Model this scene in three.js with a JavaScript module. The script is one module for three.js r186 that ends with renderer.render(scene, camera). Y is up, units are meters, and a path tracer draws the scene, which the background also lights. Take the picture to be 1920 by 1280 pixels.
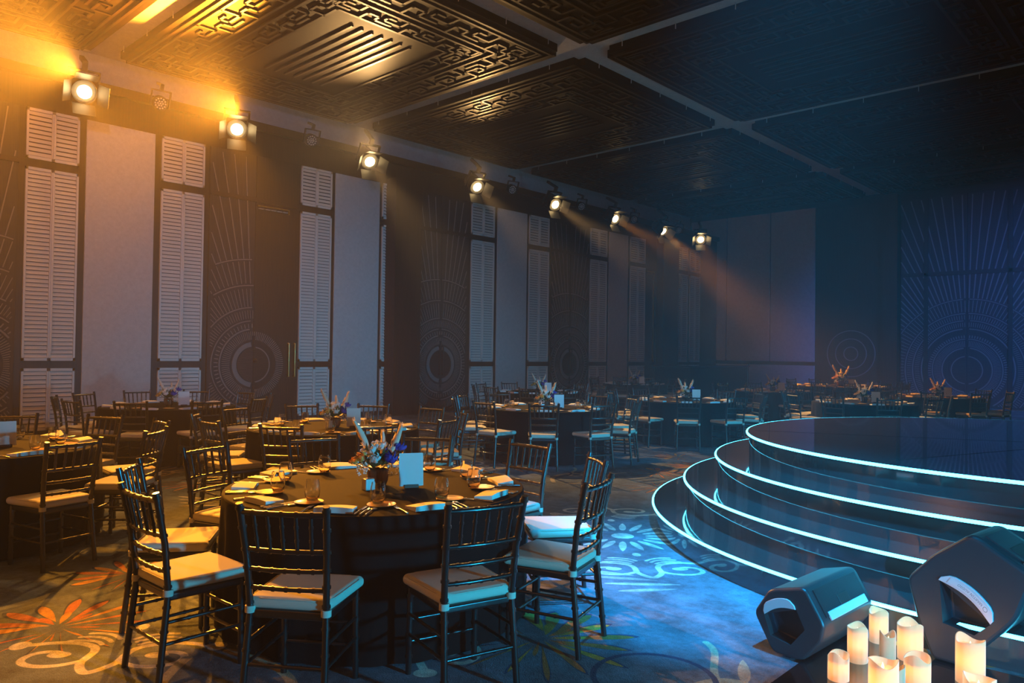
import * as THREE from 'three';
import { RoundedBoxGeometry } from 'three/addons/geometries/RoundedBoxGeometry.js';
import { mergeGeometries, mergeVertices, toCreasedNormals } from 'three/addons/utils/BufferGeometryUtils.js';
import { RectAreaLightUniformsLib } from 'three/addons/lights/RectAreaLightUniformsLib.js';
import { Brush, Evaluator, SUBTRACTION } from 'three-bvh-csg';

RectAreaLightUniformsLib.init();
const scene = new THREE.Scene();
scene.background = new THREE.Color(0x000000);
const renderer = new THREE.WebGLRenderer();
renderer.toneMapping = THREE.LinearToneMapping;
renderer.toneMappingExposure = 0.88;
renderer.shadowMap.enabled = true;

// ---------------------------------------------------------------- camera, haze, lamp powers
const camera = new THREE.PerspectiveCamera(48.58, 1.5, 0.05, 120);
camera.rotation.order = 'YXZ';
camera.position.set(0, 1.6, 0);
camera.rotation.set(0.0153, 0.75264, 0.0140);
camera.updateMatrixWorld(true);
scene.fog = new THREE.FogExp2(0xffffff, 0.0055);       // stage haze hanging in the hall

const AMBER = [1, 0.33, 0.022], TUNGSTEN = [1, 0.55, 0.19];
// wall spotlights: z along the wall, where they point, power, colour, half angle
const SPOTS = [
  { z: -1.6, to: [-7.4, 0.7, -1.6], cd: 520, spill: 0, tint: AMBER, half: 0.19 },
  { z: -4.55, to: [-3.9, 0.7, -2.7], cd: 1150, spill: 2500, tint: AMBER, half: 0.16 },
  { z: -7.45, to: [-6.4, 0.7, -4.0], cd: 850, spill: 2300, tint: AMBER, half: 0.21 },
  { z: -10.75, to: [-7.5, 0.5, -8.9], cd: 620, spill: 260, tint: TUNGSTEN, half: 0.2 },
  { z: -14.3, to: [-7.2, 0.5, -12.6], cd: 460, spill: 70, tint: TUNGSTEN, half: 0.2 },
  { z: -17.6, to: [-4.9, 0.5, -15.0], cd: 1000, spill: 0, tint: TUNGSTEN, half: 0.15 },
  { z: -20.7, to: [-4.6, 0.5, -18.8], cd: 1100, spill: 0, tint: AMBER, half: 0.15 },
  { z: -23.7, to: [-8.2, 0.6, -22.9], cd: 1000, spill: 0, tint: AMBER, half: 0.19 },
  { z: -26.6, to: [-8.0, 0.5, -18.2], cd: 320, spill: 0, tint: AMBER, half: 0.17 },
];
const LED_GLOW = 12, LED_TINT = [0.06, 0.68, 1.0];
const WASHES = [
  { name: 'stand_wash_light', at: [2.3, 1.0, -2.9], to: [-4.2, 0.5, -3.6], cd: 105, tint: [0.01, 0.5, 0.9], half: 0.66 },
  { name: 'stand_wash_light', at: [3.8, 3.2, -9.5], to: [-6.4, 0.2, -10.4], cd: 330, tint: [0.01, 0.45, 0.9], half: 0.5 },
  { name: 'ceiling_wash_light', at: [-2.0, 6.7, 4.0], to: [-15.4, 4.0, -11.0], cd: 130, tint: [0.4, 0.48, 1.0], half: 0.44 },
  { name: 'ceiling_wash_light', at: [-0.9, 6.6, -3.3], to: [-2.6, 0.0, -5.1], cd: 950, tint: [0.0, 0.43, 1.0], half: 0.28 },
  { name: 'ceiling_wash_light', at: [3.6, 6.4, -14.0], to: [-5.6, 2.2, -29.0], cd: 1100, tint: [0.05, 0.2, 1.0], half: 0.33 },
  { name: 'stand_wash_light', at: [1.9, 1.1, -12.5], to: [-9.0, 7.5, -15.5], cd: 75, tint: [0.05, 0.55, 0.9], half: 0.4 },
  { name: 'stand_wash_light', at: [1.5, 0.6, -2.0], to: [-1.7, 0.3, -5.0], cd: 55, tint: [0.0, 0.38, 1.0], half: 0.5 },
];

// ---------------------------------------------------------------- helpers
let seed = 20240717;
const rnd = () => { seed = (seed + 0x6d2b79f5) | 0; let t = Math.imul(seed ^ (seed >>> 15), 1 | seed); t = (t + Math.imul(t ^ (t >>> 7), 61 | t)) ^ t; return ((t ^ (t >>> 14)) >>> 0) / 4294967296; };
const rr = (a, b) => a + (b - a) * rnd();
const V = (x, y, z) => new THREE.Vector3(x, y, z);
const PI = Math.PI;
const used = new Map();
function numbered(name) { const n = used.get(name) ?? 0; used.set(name, n + 1); return n ? name + '_' + String(n).padStart(3, '0') : name; }
function shade(o) { o.traverse((m) => { if (m.isMesh) { m.castShadow = true; m.receiveShadow = true; } }); return o; }
function part(name, geo, mat, parent) { const m = new THREE.Mesh(geo, mat); m.name = name; m.castShadow = m.receiveShadow = true; parent.add(m); return m; }
function tag(o, label, category, group) { o.userData.label = label; o.userData.category = category; if (group) o.userData.group = group; return o; }
function thing(name, label, category, pos = [0, 0, 0], turn = 0, group) {
  const g = new THREE.Group(); g.name = numbered(name); g.position.set(...pos); g.rotation.y = turn; scene.add(g); return tag(g, label, category, group);
}
function single(name, geo, mat, label, category, pos = [0, 0, 0], turn = 0, group) {
  const m = part(numbered(name), geo, mat, scene); m.position.set(...pos); m.rotation.y = turn; return tag(m, label, category, group);
}
function structure(name, pos = [0, 0, 0], turn = 0) { const g = new THREE.Group(); g.name = name; g.position.set(...pos); g.rotation.y = turn; g.userData.kind = 'structure'; scene.add(g); return g; }
function structMesh(name, geo, mat) { const m = part(name, geo, mat, scene); m.userData.kind = 'structure'; return m; }
function copy(o, name, label, pos, turn, group) {
  const c = o.clone(); c.name = numbered(name); c.userData = { ...o.userData, label }; if (group) c.userData.group = group;
  c.position.set(...pos); c.rotation.y = turn; scene.add(c); return c;
}
function project(x, y, z) { const v = V(x, y, z).applyMatrix4(camera.matrixWorldInverse); const f = 1418.2 / -v.z; return [960 + v.x * f, 640 - v.y * f, -v.z]; }
function inView(x, y, z, m = 60) { const [px, py, d] = project(x, y, z); return d > 0.3 && px > -m && px < 1920 + m && py > -m && py < 1280 + m; }
const bx = (w, h, d, x = 0, y = 0, z = 0) => new THREE.BoxGeometry(w, h, d).translate(x, y, z);
const span = (x0, x1, y0, y1, z0, z1) => bx(x1 - x0, y1 - y0, z1 - z0, (x0 + x1) / 2, (y0 + y1) / 2, (z0 + z1) / 2);
const rbx = (w, h, d, r, x = 0, y = 0, z = 0, seg = 2) => new RoundedBoxGeometry(w, h, d, seg, r).translate(x, y, z);
const cyl = (r0, r1, h, n = 24, x = 0, y = 0, z = 0) => new THREE.CylinderGeometry(r0, r1, h, n).translate(x, y, z);
const bare = (g) => { const c = g.index ? g.toNonIndexed() : g.clone(); for (const k of Object.keys(c.attributes)) if (!['position', 'normal'].includes(k)) c.deleteAttribute(k); return c; };
const join = (list) => mergeGeometries(list.map(bare));

// many little boxes collected into one geometry
class Boxes {
  constructor() { this.p = []; this.n = []; this.i = []; }
  box(c, ex, ey, ez) {
    for (const [a, b, d] of [[ex, ey, ez], [ey, ez, ex], [ez, ex, ey]]) for (const s of [-1, 1]) {
      const at = this.p.length / 3, len = Math.hypot(...a);
      for (const [u, w] of [[-1, -1], [1, -1], [1, 1], [-1, 1]]) {
        for (let k = 0; k < 3; k++) this.p.push(c[k] + s * a[k] + u * b[k] + w * d[k]);
        for (let k = 0; k < 3; k++) this.n.push(s * a[k] / len);
      }
      if (s > 0) this.i.push(at, at + 1, at + 2, at, at + 2, at + 3); else this.i.push(at, at + 2, at + 1, at, at + 3, at + 2);
    }
  }
  // a bar in the local x-y plane, standing out of it along z
  bar(u0, v0, u1, v1, w, z0, z1) {
    const dx = u1 - u0, dy = v1 - v0, L = Math.hypot(dx, dy); if (L < 1e-4) return;
    this.box([(u0 + u1) / 2, (v0 + v1) / 2, (z0 + z1) / 2], [dx / 2, dy / 2, 0], [-dy / L * w / 2, dx / L * w / 2, 0], [0, 0, (z1 - z0) / 2]);
  }
  geo() {
    const g = new THREE.BufferGeometry();
    g.setAttribute('position', new THREE.Float32BufferAttribute(this.p, 3)); g.setAttribute('normal', new THREE.Float32BufferAttribute(this.n, 3)); g.setIndex(this.i); return g;
  }
}
// a tube of changing radius along a list of points
function sweep(pts, radii, n = 8, closed = false) {
  const p = [], nm = [], idx = [], up = V(0, 1, 0), m = pts.length;
  let prev = null;
  for (let k = 0; k < m; k++) {
    const a = pts[closed ? (k - 1 + m) % m : Math.max(0, k - 1)], b = pts[closed ? (k + 1) % m : Math.min(m - 1, k + 1)], t = b.clone().sub(a).normalize();
    let x = prev ? prev.clone().sub(t.clone().multiplyScalar(prev.dot(t))) : V(0, 0, 1).sub(t.clone().multiplyScalar(t.z));
    if (x.lengthSq() < 1e-5) x = V(1, 0, 0).sub(t.clone().multiplyScalar(t.x));
    x.normalize(); prev = x; const y = t.clone().cross(x);
    for (let j = 0; j < n; j++) {
      const an = j / n * 2 * PI, d = x.clone().multiplyScalar(Math.cos(an)).addScaledVector(y, Math.sin(an));
      p.push(pts[k].x + d.x * radii[k], pts[k].y + d.y * radii[k], pts[k].z + d.z * radii[k]); nm.push(d.x, d.y, d.z);
    }
  }
  const rows = closed ? m : m - 1;
  for (let k = 0; k < rows; k++) for (let j = 0; j < n; j++) {
    const a = k * n + j, b = k * n + (j + 1) % n, c = ((k + 1) % m) * n + j, d = ((k + 1) % m) * n + (j + 1) % n;
    idx.push(a, b, c, b, d, c);
  }
  if (!closed) for (const [k, flip] of [[0, true], [m - 1, false]]) {
    const at = p.length / 3, t = pts[Math.min(m - 1, k + 1)].clone().sub(pts[Math.max(0, k - 1)]).normalize().multiplyScalar(flip ? -1 : 1);
    for (let j = 0; j < n; j++) { p.push(p[(k * n + j) * 3], p[(k * n + j) * 3 + 1], p[(k * n + j) * 3 + 2]); nm.push(t.x, t.y, t.z); }
    for (let j = 1; j < n - 1; j++) flip ? idx.push(at, at + j + 1, at + j) : idx.push(at, at + j, at + j + 1);
  }
  const g = new THREE.BufferGeometry(); g.setAttribute('position', new THREE.Float32BufferAttribute(p, 3)); g.setAttribute('normal', new THREE.Float32BufferAttribute(nm, 3)); g.setIndex(idx); return g;
}
// a turned "bamboo" stick along a polyline: rings at the given shares of its length
function stick(pts, r, rings, n, taper = 1) {
  const L = [0]; for (let k = 1; k < pts.length; k++) L.push(L[k - 1] + pts[k].distanceTo(pts[k - 1]));
  const T = L[L.length - 1], at = (s) => { let k = 1; while (k < pts.length - 1 && L[k] < s) k++; return pts[k - 1].clone().lerp(pts[k], (s - L[k - 1]) / (L[k] - L[k - 1])); };
  const marks = L.map((s) => [s, 1]);
  for (const q of rings) for (const [d, f] of [[-0.0075, 1], [-0.0045, 1.28], [-0.0015, 1.28], [0, 1.05], [0.0015, 1.28], [0.0045, 1.28], [0.0075, 1]]) { const s = q * T + d; if (s > 0 && s < T) marks.push([s, f]); }
  marks.sort((a, b) => a[0] - b[0]);
  const list = marks.filter((m, k) => !k || m[0] - marks[k - 1][0] > 2e-4);
  return sweep(list.map((m) => at(m[0])), list.map((m) => r * m[1] * (1 + (taper - 1) * m[0] / T)), n);
}
// value noise for textures
const H = (x, y, s) => { let h = Math.imul(x, 374761393) + Math.imul(y, 668265263) + Math.imul(s, 2147483647) | 0; h = Math.imul(h ^ (h >>> 13), 1274126177); return ((h ^ (h >>> 16)) >>> 0) / 4294967296; };
function vnoise(x, y, px, py, s) {
  const x0 = Math.floor(x), y0 = Math.floor(y), fx = x - x0, fy = y - y0, u = fx * fx * (3 - 2 * fx), v = fy * fy * (3 - 2 * fy), w = (a, p) => ((a % p) + p) % p;
  const a = H(w(x0, px), w(y0, py), s), b = H(w(x0 + 1, px), w(y0, py), s), c = H(w(x0, px), w(y0 + 1, py), s), d = H(w(x0 + 1, px), w(y0 + 1, py), s);
  return a + (b - a) * u + (c - a) * v + (a - b - c + d) * u * v;
}
function dataTex(w, h, f, srgb = false) {
  const d = new Uint8Array(w * h * 4);
  for (let y = 0; y < h; y++) for (let x = 0; x < w; x++) { const c = f(x, y), o = (y * w + x) * 4; for (let k = 0; k < 3; k++) d[o + k] = Math.max(0, Math.min(255, Array.isArray(c) ? c[k] : c)); d[o + 3] = 255; }
  const t = new THREE.DataTexture(d, w, h); t.wrapS = t.wrapT = THREE.RepeatWrapping; t.magFilter = THREE.LinearFilter; if (srgb) t.colorSpace = THREE.SRGBColorSpace; t.needsUpdate = true; return t;
}
const lin = (r, g, b) => new THREE.Color().setRGB(r, g, b);
const M = (o) => new THREE.MeshStandardMaterial(o), MP = (o) => new THREE.MeshPhysicalMaterial(o);
// uv in metres from position, by the dominant axis of the normal
function metreUV(g, sx = 1, sy = sx) {
  const p = g.attributes.position, n = g.attributes.normal, uv = new Float32Array(p.count * 2);
  for (let k = 0; k < p.count; k++) {
    const ax = Math.abs(n.getX(k)), ay = Math.abs(n.getY(k)), az = Math.abs(n.getZ(k));
    const [u, v] = ax > ay && ax > az ? [p.getZ(k), p.getY(k)] : ay > az ? [p.getX(k), p.getZ(k)] : [p.getX(k), p.getY(k)];
    uv[2 * k] = u / sx; uv[2 * k + 1] = v / sy;
  }
  g.setAttribute('uv', new THREE.BufferAttribute(uv, 2)); return g;
}

// ---------------------------------------------------------------- materials
const grain = dataTex(256, 512, (x, y) => { const g = vnoise(x / 3, y / 90, 85, 6, 3) * 0.6 + vnoise(x / 1.3, y / 40, 197, 13, 9) * 0.4; return 150 + 105 * g; }, true);
const plaster = dataTex(256, 256, (x, y) => 232 + 10 * vnoise(x / 8, y / 8, 32, 32, 2) + 12 * vnoise(x / 2, y / 2, 128, 128, 4), true);
const ripple = dataTex(256, 256, (x, y) => 128 + 90 * (vnoise(x / 32, y / 32, 8, 8, 6) - 0.5) + 40 * (vnoise(x / 11, y / 11, 23, 23, 8) - 0.5));
const pile = dataTex(512, 512, (x, y) => 255 * (0.6 * H(x, y, 11) + 0.4 * vnoise(x / 3, y / 3, 171, 171, 12)));
const mat = {
  timber: M({ color: lin(0.04, 0.022, 0.012), map: grain, roughness: 0.45 }),
  walnut: MP({ color: lin(0.013, 0.0065, 0.004), map: grain, roughness: 0.6, specularIntensity: 0.22 }),
  fret: MP({ color: lin(0.016, 0.008, 0.0045), roughness: 0.44, specularIntensity: 0.4 }),
  ceiling: M({ color: lin(0.62, 0.6, 0.58), map: plaster, roughness: 0.8 }),
  cream: M({ color: lin(0.62, 0.57, 0.54), map: plaster, roughness: 0.85 }),
  shutter: M({ color: lin(0.7, 0.66, 0.6), roughness: 0.45 }),
  relief: M({ color: lin(0.2, 0.17, 0.16), roughness: 0.5 }),
  reliefBack: M({ color: lin(0.05, 0.04, 0.038), roughness: 0.6, map: grain }),
  dark: M({ color: lin(0.018, 0.014, 0.012), roughness: 0.6 }),
  brass: M({ color: lin(0.75, 0.5, 0.18), metalness: 1, roughness: 0.3 }),
  lacquer: MP({ color: lin(0.006, 0.006, 0.006), roughness: 0.32, clearcoat: 0.9, clearcoatRoughness: 0.18 }),
  ivory: M({ color: lin(0.62, 0.58, 0.47), roughness: 0.85 }),
  cloth: MP({ color: lin(0.0065, 0.006, 0.0065), roughness: 0.9, specularIntensity: 0.2, }),
  napkin: M({ color: lin(0.82, 0.8, 0.76), roughness: 0.9 }),
  gold: M({ color: lin(0.75, 0.48, 0.13), metalness: 0.35, roughness: 0.25 }),
  steel: M({ color: lin(0.7, 0.69, 0.67), metalness: 1, roughness: 0.18 }),
  glass: MP({ color: 0xffffff, roughness: 0.02, transmission: 1, thickness: 0, ior: 1.5 }),
  crystal: MP({ color: 0xffffff, roughness: 0.0, transmission: 1, thickness: 0.003, ior: 1.5 }),
  gloss: MP({ color: lin(0.038, 0.039, 0.04), roughness: 0.06, clearcoat: 1, clearcoatRoughness: 0.04, bumpMap: ripple, bumpScale: 0.0012 }),
  acrylic: MP({ color: lin(0.004, 0.004, 0.005), roughness: 0.05, clearcoat: 1, clearcoatRoughness: 0.03 }),
  plastic: M({ color: lin(0.022, 0.023, 0.025), roughness: 0.42 }),
  metalBlack: M({ color: lin(0.025, 0.024, 0.024), roughness: 0.45, metalness: 0.4 }),
  plate: M({ color: lin(0.62, 0.6, 0.58), roughness: 0.38, metalness: 0.25 }),
  leaf: MP({ color: lin(0.045, 0.085, 0.03), roughness: 0.5 }),
  white: M({ color: lin(0.8, 0.79, 0.76), roughness: 0.75 }),
  blueRose: M({ color: lin(0.02, 0.05, 0.4), roughness: 0.65 }),
  yellowRose: M({ color: lin(0.8, 0.48, 0.12), roughness: 0.7 }),
  pampas: M({ color: lin(0.74, 0.62, 0.48), roughness: 0.95 }),
  wood: M({ color: lin(0.16, 0.07, 0.035), roughness: 0.5, map: grain }),
};

// ---------------------------------------------------------------- carpet
function carpetTexture() {
  const W = 2048, HH = 1766, PU = 6.4, PV = 5.52, c = document.createElement('canvas'); c.width = W; c.height = HH;
  const x = c.getContext('2d'); x.fillStyle = '#66707f'; x.fillRect(0, 0, W, HH);
  const at = (U, Vv, f) => { const mu = ((U % PU) + PU) % PU, mv = ((Vv % PV) + PV) % PV; for (const a of [-1, 0, 1]) for (const b of [-1, 0, 1]) { x.save(); x.translate((mu / PU + a) * W, (1 - mv / PV + b) * HH); x.scale(W / PU, -HH / PV); f(); x.restore(); } };
  const petal = (r0, r1, w, a, col) => { x.save(); x.rotate(a); x.fillStyle = col; x.beginPath(); x.moveTo(r0, 0); x.bezierCurveTo(r0 + 0.02, w, r1 - 0.1, w * 1.1, r1, 0); x.bezierCurveTo(r1 - 0.1, -w * 1.1, r0 + 0.02, -w, r0, 0); x.fill(); x.restore(); };
  const WH = '#d8d4c8', OR = '#c9712f', OR2 = '#d99a3a', NV = '#2f3d5c';
  const scroll = (s) => {     // a pair of C-scrolls with a bud, along +U or -U
    x.save(); x.scale(s, 1); x.strokeStyle = x.fillStyle = WH; x.lineCap = 'round';
    x.beginPath(); x.ellipse(0.62, 0, 0.05, 0.035, 0, 0, 7); x.fill();
    for (const m of [-1, 1]) {
      x.lineWidth = 0.045; x.beginPath(); x.moveTo(0.9, m * 0.5); x.bezierCurveTo(0.84, m * 0.34, 0.84, m * 0.24, 0.9, m * 0.14); x.bezierCurveTo(0.96, m * 0.06, 1.06, m * 0.1, 1.12, m * 0.09); x.bezierCurveTo(1.2, m * 0.06, 1.24, m * 0.02, 1.24, 0); x.stroke();
      x.lineWidth = 0.04; x.beginPath(); x.moveTo(1.1, m * 0.1); x.bezierCurveTo(1.2, m * 0.2, 1.18, m * 0.36, 1.1, m * 0.4); x.bezierCurveTo(1.0, m * 0.43, 0.95, m * 0.32, 1.0, m * 0.25); x.stroke();
      x.beginPath(); x.ellipse(1.02, m * 0.25, 0.04, 0.06, 0, 0, 7); x.fill(); x.beginPath(); x.ellipse(0.9, m * 0.52, 0.06, 0.05, 0, 0, 7); x.fill();
      for (let k = 0; k < 3; k++) { x.lineWidth = 0.028; x.beginPath(); x.moveTo(0.8 + k * 0.04, m * (0.04 + 0.03 * k)); x.quadraticCurveTo(0.7 + k * 0.05, m * (0.12 + 0.02 * k), 0.72 + k * 0.055, m * (0.24 + 0.03 * k)); x.stroke(); }
    }
    x.restore();
  };
  const daisy = () => { for (let k = 0; k < 18; k++) petal(0.2, 0.5 + 0.03 * (k % 2), 0.042, (k + 0.5) / 18 * 2 * PI, WH); x.fillStyle = WH; x.beginPath(); x.arc(0, 0, 0.1, 0, 7); x.fill(); scroll(1); scroll(-1); };
  const palm = (turn, k0 = 1) => {
    x.save(); x.rotate(turn); x.scale(k0, k0);
    const fan = (n, spread, r0, r1, w, bend, cols) => { for (let k = 0; k < n; k++) { const q = (k / (n - 1)) * 2 - 1, a = q * spread, L = r1 * (0.72 + 0.28 * Math.cos(q * 1.5)) * (k % 2 ? 0.9 : 1); x.save(); x.rotate(a); x.fillStyle = cols[k % cols.length]; x.beginPath(); x.moveTo(r0, 0); x.bezierCurveTo(r0 + L * 0.35, bend * q + w * 0.5, L * 0.8, bend * q * 1.6 + w * 1.5, L, bend * q * 1.4); x.bezierCurveTo(L * 0.9, bend * q - w * 1.4, r0 + L * 0.35, bend * q * 0.4 - w * 0.6, r0, 0); x.fill(); x.restore(); } };
    fan(15, 2.5, 0.1, 0.6, 0.034, 0.12, [NV, NV]); fan(15, 2.45, 0.1, 0.57, 0.026, 0.12, [OR, OR, OR2]); fan(9, 2.0, 0.05, 0.3, 0.022, 0.06, [OR2, OR]);
    x.restore();
  };
  const vine = (turn) => {
    x.save(); x.rotate(turn); x.strokeStyle = x.fillStyle = '#b5a98c'; x.lineCap = 'round';
    for (const m of [-1, 1]) { x.lineWidth = 0.055; x.beginPath(); x.moveTo(-0.5, m * 0.1); x.bezierCurveTo(-0.2, m * 0.32, 0.1, m * 0.36, 0.25, m * 0.2); x.bezierCurveTo(0.36, m * 0.06, 0.2, m * -0.04, 0.1, m * 0.06); x.bezierCurveTo(0.04, m * 0.12, 0.1, m * 0.2, 0.16, m * 0.17); x.stroke(); x.lineWidth = 0.04; x.beginPath(); x.moveTo(0.25, m * 0.2); x.bezierCurveTo(0.45, m * 0.3, 0.6, m * 0.25, 0.72, m * 0.38); x.stroke(); petal(0.3, 0.6, 0.04, m * 0.25, '#b5a98c'); }
    x.restore();
  };
  const strokes = () => { for (let k = 0; k < 4; k++) { x.save(); x.translate(-0.33 + k * 0.17, -0.2 + k * 0.07); x.rotate(1.2 + k * 0.16); petal(0, 0.42 + 0.06 * (k % 3), 0.036, 0, k % 2 ? '#a9aaa8' : '#bfc0ba'); x.restore(); } };
  at(-6.67, 1.22, daisy);
  at(-4.28, 0.32, () => palm(0.4)); at(-4.42, -2.44, () => palm(2.2, 0.95)); at(-5.44, -2.5, () => palm(2.6, 0.8)); at(-9.13, 2.13, () => palm(-0.6, 0.9)); at(-10.3, 2.33, () => palm(0.4, 0.9));
  at(-5.05, -1.95, () => scroll(1)); at(-4.3, -1.2, () => { x.rotate(1.6); scroll(1); }); at(-3.6, -1.2, () => vine(0.5)); at(-3.4, 1.2, () => vine(2.6)); at(-5.3, 0.9, strokes); at(-5.1, 0.2, strokes); at(-8.0, 2.4, strokes); at(-7.2, -1.2, () => vine(1.2)); at(-6.4, -0.9, strokes);
  at(-3.75, 0.85, () => { x.strokeStyle = NV; x.lineWidth = 0.03; x.beginPath(); x.arc(0, 0, 0.3, 0, 7); x.stroke(); });
  const im = x.getImageData(0, 0, W, HH), d = im.data;
  for (let y = 0; y < HH; y++) for (let q = 0; q < W; q++) {
    const o = (y * W + q) * 4, big = vnoise(q / 64, y / 64, 32, 28, 21) + 0.6 * vnoise(q / 20, y / 20, 103, 89, 22) + 0.45 * vnoise(q / 7, y / 7, 293, 253, 23), fine = H(q, y, 24);
    const f = 0.52 + 0.33 * big + 0.22 * (fine - 0.5), bl = d[o + 2] > d[o] ? 1 : 0;
    d[o] *= f * (bl ? 0.94 : 1); d[o + 1] *= f; d[o + 2] *= f;
  }
  x.putImageData(im, 0, 0);
  const t = new THREE.CanvasTexture(c); t.wrapS = t.wrapT = THREE.RepeatWrapping; t.colorSpace = THREE.SRGBColorSpace; t.magFilter = THREE.LinearFilter; return t;
}
const X0 = -16.7, X1 = 9.0, Z0 = -29.0, Z1 = 6.0, CEIL = 7.55;
{
  const g = span(X0 - 0.3, X1 + 0.3, -0.2, 0, Z0 - 0.3, Z1 + 0.3), p = g.attributes.position, uv = g.attributes.uv;
  for (let k = 0; k < p.count; k++) uv.setXY(k, (p.getX(k) + p.getZ(k)) / Math.SQRT2 / 6.4, (p.getX(k) - p.getZ(k)) / Math.SQRT2 / 5.52);
  const bump = pile; bump.repeat.set(6, 6);
  structMesh('floor', g, M({ map: carpetTexture(), roughness: 0.95, bumpMap: bump, bumpScale: 0.004 }));
}

// ---------------------------------------------------------------- room shell
structMesh('wall_far_left', metreUV(span(X0 - 0.3, X0, 0, CEIL + 0.3, Z0, Z1), 2), mat.ceiling);      // white upper wall behind the cladding
structMesh('wall_right', metreUV(span(X1, X1 + 0.3, 0, CEIL + 0.3, Z0 - 0.3, Z1 + 0.3), 1, 3), mat.timber);
structMesh('wall_back', metreUV(span(X0 - 0.3, X1, 0, CEIL + 0.3, Z1, Z1 + 0.3), 1, 3), mat.timber);
structMesh('ceiling', metreUV(span(X0 - 0.3, X1 + 0.3, CEIL, CEIL + 0.3, Z0 - 0.3, Z1 + 0.3), 2), mat.ceiling);

// hanging ceiling panels with fretwork
const PX = [[-16.3, -9.3], [-8.75, -1.75], [-1.2, 5.8]], PZ = [[-28.55, -24.2], [-23.65, -18.05], [-17.45, -11.8], [-11.25, -5.6], [-5.05, 0.55]];
function fretwork(x0, x1, z0, z1, y) {
  const b = new Boxes(), w = 0.05, t = 0.03;
  const bar = (ax, az, bxx, bz) => { const dx = bxx - ax, dz = bz - az, L = Math.hypot(dx, dz); if (L < 1e-3) return; const e = w / 2 / L; b.box([(ax + bxx) / 2, y - t / 2, (az + bz) / 2], [dx * (0.5 + e), 0, dz * (0.5 + e)], [0, t / 2, 0], [-dz / L * w / 2, 0, dx / L * w / 2]); };
  const ring = (m) => { bar(x0 + m, z0 + m, x1 - m, z0 + m); bar(x0 + m, z1 - m, x1 - m, z1 - m); bar(x0 + m, z0 + m, x0 + m, z1 - m); bar(x1 - m, z0 + m, x1 - m, z1 - m); };
  const keys = (m, cell, rows) => {       // interlocking hooks running round all four sides
    const c = cell, side = (ox, oz, ux, uz, vx, vz, L) => {
      const n = Math.max(1, Math.round(L / (6 * c))), k = L / n / 6, P = (s, q) => [ox + ux * s * k + vx * q * c, oz + uz * s * k + vz * q * c];
      const line = (pts, s0) => { for (let i = 1; i < pts.length; i++) bar(...P(pts[i - 1][0] + s0, pts[i - 1][1]), ...P(pts[i][0] + s0, pts[i][1])); };
      for (let i = 0; i < n; i++) { line([[0.5, 0], [0.5, rows * 0.55], [3, rows * 0.55], [3, rows * 0.27], [1.9, rows * 0.27]], i * 6); line([[5.5, rows], [5.5, rows * 0.45], [3.9, rows * 0.45], [3.9, rows * 0.78], [1.5, rows * 0.78]], i * 6); }
    };
    side(x0 + m, z0 + m, 1, 0, 0, 1, x1 - x0 - 2 * m); side(x1 - m, z1 - m, -1, 0, 0, -1, x1 - x0 - 2 * m); side(x1 - m, z0 + m, 0, 1, -1, 0, z1 - z0 - 2 * m); side(x0 + m, z1 - m, 0, -1, 1, 0, z1 - z0 - 2 * m);
  };
  ring(0.16); keys(0.3, 0.155, 3.9); ring(0.3); ring(0.92);
  ring(1.1); keys(1.1, 0.15, 3.2); ring(1.6);
  const cx = (x0 + x1) / 2, cz = (z0 + z1) / 2, hx = (x1 - x0) / 2 - 2.0, hz = (z1 - z0) / 2 - 1.95;
  for (let k = -3; k <= 3; k++) { bar(cx - hx, cz + k * hz / 4, cx + hx, cz + k * hz / 4); }
  return b.geo();
}
{
  const ceil = scene.getObjectByName('ceiling');
  PX.forEach(([x0, x1]) => PZ.forEach(([z0, z1]) => {
    const n = 0.16, s = new THREE.Shape();       // notched corners
    s.moveTo(x0 + n, z0); s.lineTo(x1 - n, z0); s.lineTo(x1 - n, z0 + n); s.lineTo(x1, z0 + n); s.lineTo(x1, z1 - n); s.lineTo(x1 - n, z1 - n); s.lineTo(x1 - n, z1); s.lineTo(x0 + n, z1); s.lineTo(x0 + n, z1 - n); s.lineTo(x0, z1 - n); s.lineTo(x0, z0 + n); s.lineTo(x0 + n, z0 + n); s.lineTo(x0 + n, z0);
    const g = new THREE.ExtrudeGeometry(s, { depth: 0.15, bevelEnabled: false }).rotateX(PI / 2).translate(0, CEIL, 0);
    const p = part('ceiling_panel', metreUV(g, 0.8, 2.4), mat.walnut, ceil);
    part('fretwork', fretwork(x0, x1, z0, z1, CEIL - 0.15), mat.fret, p);
    const rods = new Boxes();                     // suspension rods in the gap beside the panel
    for (let z = z0 + 0.5; z < z1; z += 1.15) rods.box([x1 + 0.06, CEIL - 0.06, z], [0.006, 0, 0], [0, 0.06, 0], [0, 0, 0.006]);
    for (let x = x0 + 0.5; x < x1; x += 1.15) rods.box([x, CEIL - 0.06, z1 + 0.06], [0.006, 0, 0], [0, 0.06, 0], [0, 0, 0.006]);
    part('suspension_rods', rods.geo(), mat.ceiling, p).userData.kind = 'stuff';
  }));
}

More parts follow.
